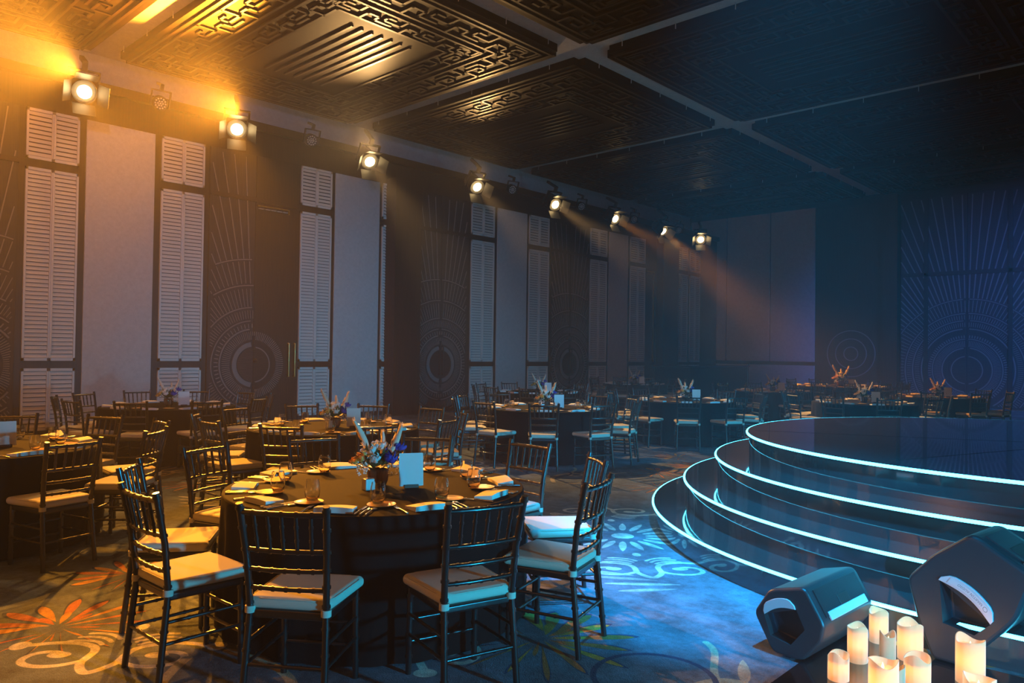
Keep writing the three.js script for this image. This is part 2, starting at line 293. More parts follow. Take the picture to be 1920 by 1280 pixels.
// ---------------------------------------------------------------- left wall: timber cladding, cream panels, louvred shutters, carved doors
const XL = -15.4;
{
  const w = structure('wall_left');
  part('cladding', metreUV(span(XL - 0.3, XL, 0, 6.55, Z0, Z1), 1, 3), mat.timber, w);
  part('cornice', metreUV(span(XL - 0.3, XL + 0.12, 6.38, 6.55, Z0, Z1), 1, 3), mat.timber, w);
  for (const [a, b] of [[-4.78, -6.02], [-10.2, -11.5], [-15.74, -17.03], [-21.26, -22.4], [-1.0, -2.2], [3.0, 1.4]]) part('cream_panel', metreUV(rbx(0.03, 5.72, a - b, 0.006, XL + 0.012, 0.11 + 2.86, (a + b) / 2), 1.5), mat.cream, w);
  part('pillar', metreUV(span(XL, XL + 0.42, 0, 5.95, -12.55, -11.7), 1, 3), mat.timber, w);
  part('pillar', metreUV(span(XL, XL + 0.3, 0, 5.95, -25.4, -24.3), 1, 3), mat.timber, w);
  structMesh('baseboard_left', span(XL, XL + 0.03, 0, 0.1, Z0, Z1), mat.dark);
  structMesh('trim_1', join([span(XL, XL + 0.03, 1.35, 4.7, -24.12, -24.06), span(XL, XL + 0.03, 4.66, 4.7, -24.12, -23.62)]), mat.brass);
}
let windows = 0;
const slatGeo = new Map();
function shutter(za, zb, fine) {           // a three-part louvred shutter between za (near) and zb (far)
  const w = Math.abs(za - zb), g = structure('window_' + ++windows, [XL, 0, (za + zb) / 2], PI / 2);
  const fr = [], sh = w / 2, st = 0.035;
  for (const [y0, y1] of [[0.1, 1.21], [1.345, 4.78], [4.93, 5.83]]) {
    for (const u of [-sh + st / 2, sh - st / 2, -0.014, 0.014]) fr.push(bx(Math.abs(u) < 0.1 ? 0.024 : st, y1 - y0, 0.04, u, (y0 + y1) / 2, 0.02));
    for (const y of [y0 + 0.025, y1 - 0.025]) fr.push(bx(w, 0.05, 0.04, 0, y, 0.02));
  }
  part('shutter_frame', join(fr), mat.shutter, g);
  const colW = sh - st - 0.03, pitch = 0.074, key = colW.toFixed(3);
  if (!slatGeo.has(key)) slatGeo.set(key, rbx(colW, 0.072, 0.009, 0.004, 0, 0, 0, 1).rotateX(-0.42));
  const sg = slatGeo.get(key), bank = [];
  for (const [y0, y1] of [[0.15, 1.16], [1.395, 4.73], [4.98, 5.78]]) {
    const n = Math.floor((y1 - y0) / pitch), p = (y1 - y0) / n;
    for (let k = 0; k < n; k++) for (const s of [-1, 1]) {
      const u = s * (sh - st + 0.026) / 2, y = y0 + (k + 0.5) * p;
      if (fine) part('slat', sg, mat.shutter, g).position.set(u, y, 0.02); else bank.push(sg.clone().translate(u, y, 0.02));
    }
  }
  if (bank.length) part('slat_bank', join(bank), mat.shutter, g).userData.kind = 'stuff';
  part('tilt_rod', join([bx(0.012, 3.1, 0.012, 0.03, 3.06, 0.052), bx(0.012, 0.85, 0.012, 0.03, 0.66, 0.052), bx(0.012, 0.7, 0.012, 0.03, 5.38, 0.052)]), mat.shutter, g);
}
for (const [a, b, f] of [[-3.81, -4.66, 1], [-6.15, -7.02, 1], [-9.28, -10.1, 1], [-11.58, -12.2, 0], [-14.69, -15.61, 0], [-17.13, -18.06, 0], [-20.2, -21.13, 0], [-22.54, -23.5, 0], [-25.62, -26.53, 0], [-26.7, -27.5, 0], [-0.0, -0.9, 0]]) shutter(a, b, f);

// sunburst carving on a rectangle |u| < hw, v0 < v < v1, centred on (0, vc)
function sunburst(hw, v0, v1, vc, bands, z0, z1, uMin = -hw, uMax = hw) {
  const b = new Boxes(), ok = (u, v) => u > uMin && u < uMax && v > v0 && v < v1;
  for (const [r0, r1, n, w] of bands.rays) for (let k = 0; k < n; k++) {
    const a = (k + 0.5) / n * 2 * PI, c = Math.cos(a), s = Math.sin(a); let lo = null, hi = null;
    for (let r = r0; r <= r1; r += 0.03) { if (ok(r * c, vc + r * s)) { if (lo === null) lo = r; hi = r; } else if (lo !== null) break; }
    if (lo !== null && hi - lo > 0.04) b.bar(lo * c, vc + lo * s, hi * c, vc + hi * s, w, z0, z1);
  }
  for (const [r, w] of bands.rings) { const n = Math.max(48, Math.round(r * 60)); for (let k = 0; k < n; k++) { const a = k / n * 2 * PI, d = (k + 1.05) / n * 2 * PI, p = [r * Math.cos(a), vc + r * Math.sin(a)], q = [r * Math.cos(d), vc + r * Math.sin(d)]; if (ok(...p) && ok(...q)) b.bar(...p, ...q, w, z0, z1 + 0.004); } }
  return b.geo();
}
const BANDS = { rays: [[0.54, 0.74, 96, 0.012], [0.8, 0.92, 64, 0.02], [1.0, 1.2, 120, 0.012], [1.26, 1.68, 110, 0.014], [1.76, 2.24, 110, 0.016], [2.3, 5.2, 110, 0.02]], rings: [[0.44, 0.1], [0.77, 0.03], [0.95, 0.02], [1.24, 0.022], [1.72, 0.022], [2.28, 0.022]] };
let doors = 0;
function carvedDoor(za, zb, smoothRight) {
  const w = Math.abs(za - zb), hw = w / 2, g = structure('door_' + ++doors, [XL, 0, (za + zb) / 2], PI / 2), H0 = 0.02, H1 = 5.83, vc = 1.27;
  for (const s of [-1, 1]) {
    const smooth = smoothRight && s > 0, leaf = part('door_leaf', metreUV(rbx(hw - 0.008, H1 - H0, 0.05, 0.006, s * (hw / 2), (H0 + H1) / 2, 0.015), 0.6, 2), smooth ? mat.timber : mat.reliefBack, g);
    const z0 = 0.04, z1 = 0.055;
    if (!smooth) part('sunburst_carving', sunburst(hw, H0 + 0.05, H1 - 0.05, vc, BANDS, z0, z1, s < 0 ? -hw + 0.05 : 0.02, s < 0 ? -0.02 : hw - 0.05), mat.relief, leaf);
    else part('sunburst_carving', sunburst(hw, H0 + 0.05, 2.3, vc, { rays: [[0.54, 0.74, 96, 0.014]], rings: [[0.38, 0.025]] }, z0, z1, 0.02, hw - 0.05), mat.relief, leaf);
    part('door_roundel', new THREE.CylinderGeometry(0.365, 0.365, 0.012, 40, 1, false, s > 0 ? 0 : PI, PI).rotateX(PI / 2).translate(s * 0.006, vc, 0.045), smoothRight ? (smooth ? mat.timber : mat.reliefBack) : mat.dark, leaf);
  }
  for (const u of smoothRight ? [hw - 0.2, hw - 0.05] : [-0.06, 0.06]) part('pull_handle', sweep([V(u, 1.0, 0.045), V(u, 1.0, 0.1), V(u, 1.75, 0.1), V(u, 1.75, 0.045)], [0.016, 0.016, 0.016, 0.016], 8), smoothRight ? mat.brass : mat.dark, g);
  part('lintel', bx(w, 0.09, 0.05, 0, 4.86, 0.06), mat.timber, g);
  if (smoothRight) {
    part('door_knob', new THREE.SphereGeometry(0.045, 16, 10).translate(0.03, 1.36, 0.085), mat.dark, g);
    for (let k = 0; k < 5; k++) part('vent_slat', rbx(0.12, 0.012, 0.05, 0.004, 0.12 + k * 0.145, 4.68, 0.06).rotateZ(0), mat.shutter, g);
    part('vent_frame', join([bx(0.76, 0.025, 0.04, 0.41, 4.74, 0.06), bx(0.02, 0.1, 0.04, 0.79, 4.69, 0.06)]), mat.brass, g);
  }
  return g;
}
carvedDoor(-7.13, -9.2, true); carvedDoor(-12.6, -14.55, false); carvedDoor(-18.14, -20.1, false); carvedDoor(-2.3, -3.7, false);

// ---------------------------------------------------------------- far wall: white panels, dark panels, great sunburst doors
{
  const w = structure('wall_far');
  part('wall_core', span(X0 - 0.3, X1, 0, CEIL + 0.3, Z0 - 0.3, Z0), mat.dark, w);
  for (const [a, b] of [[-16.6, -14.98], [-14.94, -13.1], [-13.06, -11.3]]) part('white_panel', metreUV(rbx(b - a, 7.2 - 1.3, 0.06, 0.012, (a + b) / 2, (7.2 + 1.3) / 2 + 0.12, Z0 + 0.03), 2), mat.cream, w);
  for (const [a, b] of [[-16.6, -14.0], [-13.95, -11.3]]) part('dado_panel', rbx(b - a, 1.24, 0.06, 0.01, (a + b) / 2, 0.66, Z0 + 0.03), mat.cream, w);
  for (const [a, b] of [[-11.2, -8.8], [-3.9, -1.5], [-1.45, 1.2], [1.25, 4.5], [4.55, 8.9]]) part('dark_panel', metreUV(rbx(b - a, 7.2, 0.08, 0.012, (a + b) / 2, 3.65, Z0 + 0.04), 1, 3), mat.timber, w);
  for (const x of [-8.55, -3.85]) part('pillar', metreUV(span(x - 0.25, x + 0.25, 0, 7.4, Z0, Z0 + 0.35), 1, 3), mat.timber, w);
  const c = new Boxes(); for (const [r, n] of [[0.85, 40], [0.55, 30], [0.25, 20]]) for (let k = 0; k < n; k++) { const a = k / n * 2 * PI, d = (k + 1.05) / n * 2 * PI; c.bar(-9.95 + r * Math.cos(a), 1.75 + r * Math.sin(a), -9.95 + r * Math.cos(d), 1.75 + r * Math.sin(d), 0.03, Z0 + 0.08, Z0 + 0.095); }
  part('ring_carving', c.geo(), mat.relief, w);
}
{
  const hw = 2.05, g = structure('door_' + ++doors, [-6.2, 0, Z0]), vc = 1.24, H1 = 7.2;
  const bands = { rays: [[0.78, 1.0, 120, 0.016], [1.08, 1.2, 90, 0.03], [1.45, 1.62, 150, 0.016], [1.7, 1.85, 150, 0.018], [1.95, 2.35, 120, 0.02], [2.42, 6.2, 120, 0.032]], rings: [[0.46, 0.03], [0.74, 0.035], [1.04, 0.03], [1.38, 0.035], [1.66, 0.03], [1.9, 0.03], [2.38, 0.028]] };
  for (const s of [-1, 1]) {
    const leaf = part('door_leaf', metreUV(rbx(hw - 0.01, H1, 0.06, 0.008, s * hw / 2, H1 / 2, 0.04), 0.8, 2.5), mat.reliefBack, g);
    part('sunburst_carving', sunburst(hw, 0.05, H1 - 0.05, vc, bands, 0.07, 0.09, s < 0 ? -hw : 0.03, s < 0 ? -0.03 : hw), mat.relief, leaf);
    part('door_roundel', new THREE.CylinderGeometry(0.44, 0.44, 0.02, 40, 1, false, s > 0 ? 0 : PI, PI).rotateX(PI / 2).translate(s * 0.01, vc, 0.075), mat.reliefBack, leaf);
    part('stile', bx(0.13, H1, 0.05, s * 1.24, H1 / 2, 0.1), mat.dark, leaf);
    part('top_rail', bx(hw, 0.14, 0.05, s * hw / 2, 4.52, 0.1), mat.dark, leaf);
  }
}
{
  const t = thing('bar_counter', 'long dark bar counter standing in the far corner by the left wall', 'counter', [-13.6, 0, -24.6], 0);
  part('counter_body', metreUV(rbx(1.4, 1.2, 4.2, 0.02, 0, 0.6, 0), 1, 2), mat.walnut, t); part('counter_top', rbx(1.55, 0.06, 4.35, 0.015, 0, 1.23, 0), mat.lacquer, t);
}

// ---------------------------------------------------------------- wall spotlights (tungsten fresnels with barn doors) and LED cans between them
const colour = (t) => new THREE.Color().setRGB(...t);
const lensGeo = new THREE.SphereGeometry(0.125, 24, 8, 0, 2 * PI, 0, 0.75).rotateX(PI / 2).scale(1, 1, 0.5).translate(0, 0, 0.11);
const housing = join([new THREE.LatheGeometry([[0.001, -0.2], [0.11, -0.2], [0.135, -0.17], [0.135, 0.02], [0.15, 0.03], [0.15, 0.16], [0.142, 0.16], [0.135, 0.05], [0.001, 0.05]].map(([r, y]) => new THREE.Vector2(r, y)), 28).rotateX(PI / 2), bx(0.03, 0.03, 0.26, 0, 0.15, -0.06), bx(0.03, 0.03, 0.26, 0, -0.15, -0.06)]);
const yokeGeo = join([bx(0.025, 0.3, 0.05, -0.17, 0.08, 0), bx(0.025, 0.3, 0.05, 0.17, 0.08, 0), bx(0.365, 0.025, 0.05, 0, 0.235, 0), bx(0.06, 0.12, 0.06, 0, 0.3, 0)]);
const doorGeo = rbx(0.26, 0.006, 0.2, 0.002, 0, 0, 0.1, 1);
const spotWords = ['beyond the left frame edge', 'leftmost in view, blazing over first louvred shutter', 'second from left, over the smooth brown door leaf', 'third from left, above the blue-lit cream panel', 'fourth from left, with a visible hazy beam', 'fifth from left along the wall', 'sixth from left along the wall', 'seventh from left along the wall', 'last and smallest, near the far white wall'];
SPOTS.forEach((s, k) => {
  const g = thing('wall_spotlight', 'black barn-door spotlight on left wall cornice, ' + spotWords[k], 'spotlight', [XL + 0.5, 6.22, s.z], 0, 'spotlights along the left wall');
  g.lookAt(V(...s.to)); g.scale.setScalar(1.4); g.updateMatrixWorld(true);
  part('housing', housing, mat.metalBlack, g); part('yoke', yokeGeo, mat.metalBlack, g);
  part('bracket', bx(0.05, 0.05, 0.42, 0, 0.34, -0.17), mat.metalBlack, g);
  part('lamp_lens', lensGeo, M({ color: lin(0.9, 0.85, 0.75), roughness: 0.3, emissive: colour([1, 0.68, 0.28]), emissiveIntensity: 45 }), g);
  for (let j = 0; j < 4; j++) { const d = part('barn_door', doorGeo, mat.metalBlack, g); d.position.set(Math.sin(j * PI / 2) * 0.15, Math.cos(j * PI / 2) * 0.15, 0.16); d.rotation.set(0, 0, -j * PI / 2); d.rotateX(-0.55); }
  const l = new THREE.SpotLight(colour(s.tint), s.cd, 0, s.half, 0.7, 2); l.name = 'spot_lamp'; l.position.set(0, 0, 0.2); l.castShadow = true; l.shadow.radius = 5; l.target = new THREE.Object3D(); l.target.position.set(0, 0, 5); g.add(l, l.target);
  if (!s.spill) return;
  const q = new THREE.SpotLight(colour(s.tint), s.spill, 0, 0.88, 1, 2); q.name = 'flood_lamp'; q.castShadow = true; q.shadow.radius = 4;      // light thrown sideways past the barn doors, along the wall
  q.target = new THREE.Object3D(); g.worldToLocal(q.position.set(XL + 1.15, 6.3, s.z + 0.3)); g.worldToLocal(q.target.position.set(XL + 4.3, 6.2, s.z + 6)); g.add(q, q.target);
});
const ledWords = ['between first and second spotlights from left', 'between second and third spotlights from left', 'right of the fourth spotlight from left', 'between fifth and sixth spotlights', 'between sixth and seventh spotlights', 'between seventh and last spotlights'];
[[-5.95], [-9.3], [-15.95], [-19.2], [-22.2], [-25.2]].forEach(([z], k) => {
  const g = thing('led_can', 'round unlit stage can with dotted lenses, ' + ledWords[k], 'stage light', [XL + 0.38, 6.35, z], 0, 'unlit LED cans along the left wall');
  g.lookAt(V(-3, 1.4, z * 0.75));
  part('can_body', new THREE.LatheGeometry([[0.001, -0.22], [0.1, -0.22], [0.14, -0.1], [0.14, 0.06], [0.13, 0.06], [0.13, 0.03], [0.001, 0.03]].map(([r, y]) => new THREE.Vector2(r, y)), 24).rotateX(PI / 2), mat.metalBlack, g);
  part('yoke', yokeGeo, mat.metalBlack, g); part('bracket', bx(0.05, 0.05, 0.38, 0, 0.34, -0.16), mat.metalBlack, g);
  const dots = []; for (const [r, n] of [[0, 1], [0.045, 6], [0.095, 12]]) for (let j = 0; j < n; j++) dots.push(new THREE.SphereGeometry(0.017, 8, 4, 0, 2 * PI, 0, PI / 2).rotateX(PI / 2).translate(r * Math.cos(j / n * 2 * PI), r * Math.sin(j / n * 2 * PI), 0.03));
  part('lens_cluster', join(dots), mat.white, g);
});
WASHES.forEach((w, k) => {
  const stand = w.name === 'stand_wash_light';
  const g = thing(w.name, stand ? ['blue wash light on a tripod beyond the right frame edge', 'blue wash light on a tripod behind the stage, out of frame', '', '', '', 'cyan up-light on a tripod behind the stage, aimed at the ceiling', 'low blue wash light aimed at the stage front, out of frame'][k] : ['', '', 'lavender wash light hung from the ceiling out of frame', 'deep blue wash light hung above the stage, out of frame', 'blue wash light hung before the sunburst doors, out of frame'][k], 'stage light', w.at, 0);
  const head = new THREE.Group(); head.name = 'lamp_head'; g.add(head); head.lookAt(V(...w.to));
  part('can_body', housing, mat.metalBlack, head); part('yoke', yokeGeo, mat.metalBlack, head);
  part('lamp_lens', lensGeo, M({ color: lin(0.6, 0.8, 0.9), emissive: colour(w.tint), emissiveIntensity: 4 }), head);
  if (stand) { part('pole', cyl(0.018, 0.02, w.at[1] - 0.3, 12, 0, -(w.at[1] - 0.3) / 2 - 0.3, 0), mat.metalBlack, g); for (let j = 0; j < 3; j++) part('leg', sweep([V(0, Math.min(0.7, w.at[1] * 0.5) - w.at[1], 0), V(0.5 * Math.cos(j * 2.09), 0.012 - w.at[1], 0.5 * Math.sin(j * 2.09))], [0.012, 0.012], 8), mat.metalBlack, g); }
  else part('hanger', cyl(0.02, 0.02, CEIL - w.at[1] - 0.45, 10, 0, (CEIL - w.at[1] - 0.45) / 2 + 0.3, 0), mat.metalBlack, g);
  const l = new THREE.SpotLight(colour(w.tint), w.cd, 0, w.half, 0.9, 2); l.name = 'wash_lamp'; l.position.set(0, 0, 0.2); l.castShadow = true; l.shadow.radius = 6; l.target = new THREE.Object3D(); l.target.position.set(0, 0, 5); head.add(l, l.target);
});

// ---------------------------------------------------------------- round stage with light strips
const SX = -0.885, SZ = -8.33, TIERS = [[3.7, 0, 0.196], [3.403, 0.196, 0.419], [3.106, 0.419, 0.642], [2.809, 0.642, 0.865]];
{
  const t = thing('round_stage', 'round four-tier gloss black stage with glowing cyan edge strips', 'stage', [SX, 0, SZ]);
  const led = M({ color: lin(0.6, 0.9, 1), emissive: colour(LED_TINT), emissiveIntensity: LED_GLOW });
  TIERS.forEach(([R, y0, y1], k) => {
    const pr = [[k < 3 ? R - 0.4 : 0.001, y1], [R + 0.012, y1], [R + 0.016, y1 - 0.004], [R + 0.016, y1 - 0.026], [R, y1 - 0.028], [R, y0]].map(([r, y]) => new THREE.Vector2(r, y)).reverse();
    const g = toCreasedNormals(new THREE.LatheGeometry(pr, 128), 0.5);
    { const p = g.attributes.position, n = g.attributes.normal, uv = new Float32Array(p.count * 2); for (let i = 0; i < p.count; i++) { if (Math.abs(n.getY(i)) > 0.7) { uv[2 * i] = p.getX(i) * 0.7; uv[2 * i + 1] = p.getZ(i) * 0.7; } else { uv[2 * i] = p.getX(i) * 0.5 + p.getZ(i) * 0.5; uv[2 * i + 1] = p.getY(i) * 0.7; } } g.setAttribute('uv', new THREE.BufferAttribute(uv, 2)); }
    const tier = part('tier', g, mat.gloss, t);
    part('led_strip', new THREE.TorusGeometry(R + 0.02, 0.0115, 8, 160).rotateX(PI / 2).translate(0, y1 - 0.012, 0), led, tier);
    for (let j = 0; j < 6; j++) {             // the strip's own light, in short lengths along the front arc
      const a = PI * (0.17 + 0.15 * j), l = new THREE.RectAreaLight(colour(LED_TINT), 8, 0.3, 0.016); l.name = 'strip_lamp';
      l.position.set((R + 0.033) * Math.cos(a), y1 - 0.012, (R + 0.033) * Math.sin(a)); tier.add(l); l.lookAt(l.position.x - 5 * Math.cos(a), y1 - 0.4, l.position.z - 5 * Math.sin(a)); l.rotateY(PI);
    }
  });
  const seams = new Boxes(); for (const a of [0.3, 1.0, 1.9, 2.7]) { const c = Math.cos(a), s = Math.sin(a); seams.box([c * 1.4, 0.8655, s * 1.4], [c * 1.35, 0, s * 1.35], [0, 0.0006, 0], [-s * 0.004, 0, c * 0.004]); }
  part('panel_seam', seams.geo(), mat.dark, t);
}
single('runway_sheet', metreUV(span(0, 1.9, 0, 0.01, 0, 4.8), 1), mat.acrylic, 'glossy black floor sheet running from the stage under the candles', 'floor sheet', [-1.6, 0.0005, -4.55]);

// ---------------------------------------------------------------- stage monitors
function monitor(name, label, poly, len, pos, turn, S, plateAt, recess, lettered, notch) {
  const t = thing(name, label, 'speaker', pos, turn);
  const sh = new THREE.Shape(); const n = poly.length;
  poly.forEach((p, k) => {                       // polygon with rounded corners
    const a = poly[(k - 1 + n) % n], b = poly[(k + 1) % n], q = p[2] ?? 0.18, m1 = [p[0] + (a[0] - p[0]) * q, p[1] + (a[1] - p[1]) * q], m2 = [p[0] + (b[0] - p[0]) * q, p[1] + (b[1] - p[1]) * q];
    k ? sh.lineTo(...m1) : sh.moveTo(...m1); sh.quadraticCurveTo(p[0], p[1], ...m2);
  }); sh.closePath();
  const bv = 0.02 * S, body = new THREE.ExtrudeGeometry(sh, { depth: len - 2 * bv, bevelEnabled: true, bevelThickness: bv, bevelSize: bv * 0.7, bevelOffset: -bv * 0.7, bevelSegments: 3, curveSegments: 6 }).translate(0, 0, -len + bv);
  const ev = new Evaluator(); ev.attributes = ['position', 'normal']; ev.useGroups = false;
  const rs = new THREE.Shape(recess.map((p) => new THREE.Vector2(...p)));
  const cutter = new THREE.ExtrudeGeometry(rs, { depth: 0.2 * S, bevelEnabled: true, bevelThickness: 0.01, bevelSize: 0.01 * S, bevelSegments: 2 }).translate(0, 0, -0.08 * S);
  const A = new Brush(bare(body)); A.updateMatrixWorld(); const B = new Brush(bare(cutter)); B.updateMatrixWorld();
  let cut = ev.evaluate(A, B, SUBTRACTION);
  if (notch) { const N = new Brush(bare(span(-1, 1, -0.1, notch[0], -2, notch[1]))); N.updateMatrixWorld(); cut.updateMatrixWorld(); cut = ev.evaluate(cut, N, SUBTRACTION); }   // the back of the wedge rests on the lowest tier
  part('cabinet', cut.geometry, mat.plastic, t);
  // front grille on the facet between poly[gi] and the next corner
  const C = poly[2], D = poly[3], ang = Math.atan2(D[1] - C[1], D[0] - C[0]), L = Math.hypot(D[0] - C[0], D[1] - C[1]);
  const face = new THREE.Group(); face.name = 'front'; t.add(face); face.position.set((C[0] + D[0]) / 2, (C[1] + D[1]) / 2, -len / 2); face.rotation.z = ang;
  const ribs = new Boxes(), gl = len - 0.1 * S, gw = L * 0.72; for (let k = 0; k < 60; k++) ribs.box([0, 0.004, -gl / 2 + (k + 0.5) * gl / 60], [gw / 2, 0, 0], [0, 0.004, 0], [0, 0, gl / 60 * 0.32]);
  part('grille', ribs.geo(), mat.plastic, face);
  part('pocket', rbx(0.075 * S, 0.012, 0.12 * S, 0.005, gw * 0.2, 0.006, 0), mat.dark, face);
  part('name_plate', rbx(0.045 * S, 0.012, len * 0.74, 0.003, gw * 0.5, 0.008, 0), mat.plate, face);
  // curved plate over the end recess
  const [p0, p1, bow, wd] = plateAt, nx = -(p1[1] - p0[1]), ny = p1[0] - p0[0], nl = Math.hypot(nx, ny), o = [], inn = [];
  for (let k = 0; k <= 12; k++) { const s = k / 12, x = p0[0] + (p1[0] - p0[0]) * s, y = p0[1] + (p1[1] - p0[1]) * s, h = bow * Math.sin(PI * s); inn.push([x + nx / nl * h, y + ny / nl * h]); const w2 = wd * Math.min(1, 0.35 + 6 * Math.min(s, 1 - s)); o.push([x + nx / nl * (h + w2), y + ny / nl * (h + w2)]); }
  const ps = new THREE.Shape([...inn, ...o.reverse()].map((p) => new THREE.Vector2(...p)));
  const pg = new THREE.ExtrudeGeometry(ps, { depth: 0.012 * S, bevelEnabled: true, bevelThickness: 0.002, bevelSize: 0.002, bevelSegments: 2 }).translate(0, 0, -0.006 * S);
  const plate = part('handle_plate', pg, mat.plate, t);
  if (lettered) {
    const c = document.createElement('canvas'); c.width = 512; c.height = 80; const x = c.getContext('2d'); x.fillStyle = '#d2cdc8'; x.fillRect(0, 0, 512, 80); x.strokeStyle = x.fillStyle = '#77706b'; x.lineWidth = 6; x.beginPath(); x.arc(48, 40, 26, 0, 7); x.stroke(); x.font = '46px sans-serif'; x.textBaseline = 'middle'; x.fillText('MARTIN AUDIO', 92, 42);
    const tx = new THREE.CanvasTexture(c); tx.colorSpace = THREE.SRGBColorSpace; tx.magFilter = THREE.LinearFilter;
    const q = []; const uv = [], ix = [], N = 12;
    for (let k = 0; k <= N; k++) { const s = 0.12 + 0.76 * k / N, x0 = p0[0] + (p1[0] - p0[0]) * s, y0 = p0[1] + (p1[1] - p0[1]) * s, h = bow * Math.sin(PI * s); for (const e of [0.2, 0.8]) { q.push(x0 + nx / nl * (h + wd * e), y0 + ny / nl * (h + wd * e), 0.0085 * S + 0.0012); uv.push(1 - k / N, 1 - (e === 0.2 ? 0 : 1)); } }
    for (let k = 0; k < N; k++) { const a = 2 * k; ix.push(a, a + 2, a + 1, a + 1, a + 2, a + 3); }
    const lg = new THREE.BufferGeometry(); lg.setAttribute('position', new THREE.Float32BufferAttribute(q, 3)); lg.setAttribute('uv', new THREE.Float32BufferAttribute(uv, 2)); lg.setIndex(ix); lg.computeVertexNormals();
    part('lettering', lg, M({ map: tx, roughness: 0.4, metalness: 0.2 }), plate);
  }
  return t;
}
monitor('stage_monitor', 'smaller black wedge stage monitor with pale plate on carpet by the stage', [[-0.19, 0.19], [-0.1, 0.335], [0.1, 0.39], [0.205, 0.22], [0.19, 0.13], [0.09, 0.002], [-0.08, 0.002]], 0.62, [-1.68, 0.011, -3.95], -0.06, 1,
  [[-0.12, 0.2], [0.05, 0.265], 0.02, 0.045], [[-0.115, 0.19], [0.05, 0.25], [0.09, 0.17], [0.02, 0.08], [-0.08, 0.1]], false);
monitor('stage_monitor', 'larger black wedge stage monitor with curved lettered handle plate behind the candles', [[-0.27, 0.4], [-0.14, 0.55], [0.05, 0.7], [0.33, 0.54], [0.25, 0.3], [0.0, 0.002], [-0.14, 0.002], [-0.21, 0.17]], 0.42, [-0.98, 0.011, -4.46], -0.12, 1.5,
  [[-0.1, 0.43], [0.14, 0.265], 0.03, 0.052], [[-0.09, 0.41], [0.12, 0.26], [0.06, 0.2], [-0.07, 0.22]], true, [0.2, -0.06]);

// ---------------------------------------------------------------- LED pillar candles
const wax = MP({ color: lin(0.85, 0.58, 0.3), roughness: 1, transmission: 0.55, thickness: 0, emissive: lin(1, 0.5, 0.16), emissiveIntensity: 0.05 });
const flameMat = M({ color: lin(1, 0.8, 0.5), emissive: lin(1, 0.66, 0.25), emissiveIntensity: 3 });
function candle(x, z, d, h, label) {
  const t = thing('pillar_candle', label, 'candle', [x, 0.0115, z], rr(0, 6.28), 'candles on the gloss sheet'), r = d / 2, N = 40, p = [], ix = [], ph = rr(0, 6), dip = 0.018 + 0.012 * rnd();
  const top = (a) => h - dip + dip * 0.5 * (1 + Math.sin(a * 2 + ph)) + 0.006 * Math.sin(a * 3 + 2 * ph);
  const rows = [[r, 0], [r, 0.34], [r, 0.7], [r, 1], [r - 0.004, 1.0], [r * 0.8, 0.86], [r * 0.4, 0.8], [0.0005, 0.79]];
  for (const [q, f] of rows) for (let k = 0; k <= N; k++) { const a = k / N * 2 * PI, y = q > r - 0.005 ? top(a) * f : (h - dip) * (f - 0.79) / 0.07 * 0.05 + (h - dip - 0.03); p.push(q * Math.cos(a), q > r - 0.005 ? y : Math.min(y, top(a) - 0.004), q * Math.sin(a)); }
  for (let j = 0; j < rows.length - 1; j++) for (let k = 0; k < N; k++) { const a = j * (N + 1) + k, b = a + N + 1; ix.push(a, b, a + 1, a + 1, b, b + 1); }
  const g = new THREE.BufferGeometry(); g.setAttribute('position', new THREE.Float32BufferAttribute(p, 3)); g.setIndex(ix); g.computeVertexNormals();
  part('wax_body', toCreasedNormals(g, 0.7), wax, t);
  part('candle_flame', new THREE.LatheGeometry([[0.0005, 0], [0.007, 0.008], [0.006, 0.018], [0.0005, 0.034]].map(([a, b]) => new THREE.Vector2(a, b)), 12).translate(0.004, h - dip - 0.03, 0), flameMat, t);
  if (d < 0.09) return;
  const l = new THREE.PointLight(lin(1, 0.4, 0.07), 0.031 * (d / 0.1) ** 2, 0, 2); l.name = 'candle_lamp'; l.position.set(0, h * 0.52, 0); l.castShadow = true; l.shadow.radius = 1.2; t.add(l);
}
[[-1.38, -3.87, 0.1, 0.135, 'short ivory pillar candle, leftmost at the front of the group'], [-1.39, -4.17, 0.1, 0.19, 'tall ivory pillar candle with visible flame, second from left'], [-1.4, -4.54, 0.1, 0.185, 'ivory pillar candle below the smaller monitor, third from left'], [-1.405, -5.0, 0.115, 0.175, 'ivory pillar candle half hidden behind the larger monitor'],
  [-1.29, -4.33, 0.08, 0.14, 'slim ivory candle tucked behind the bright amber candle'], [-1.2, -4.4, 0.125, 0.2, 'bright amber pillar candle, tallest in the middle cluster'], [-1.08, -4.08, 0.12, 0.15, 'squat amber pillar candle in front of the tallest amber one'], [-1.13, -3.93, 0.075, 0.13, 'narrow pale candle at the right of the front cluster'], [-1.15, -3.8, 0.13, 0.185, 'wide ivory candle at the front of the middle cluster'],
  [-0.9, -4.3, 0.13, 0.22, 'lone tall pillar candle before the larger monitor'], [-0.81, -4.05, 0.135, 0.135, 'low candle cut by the bottom edge, furthest right'], [-1.25, -3.7, 0.08, 0.06, 'tiny low candle just showing at the bottom edge']].forEach((a) => candle(...a));

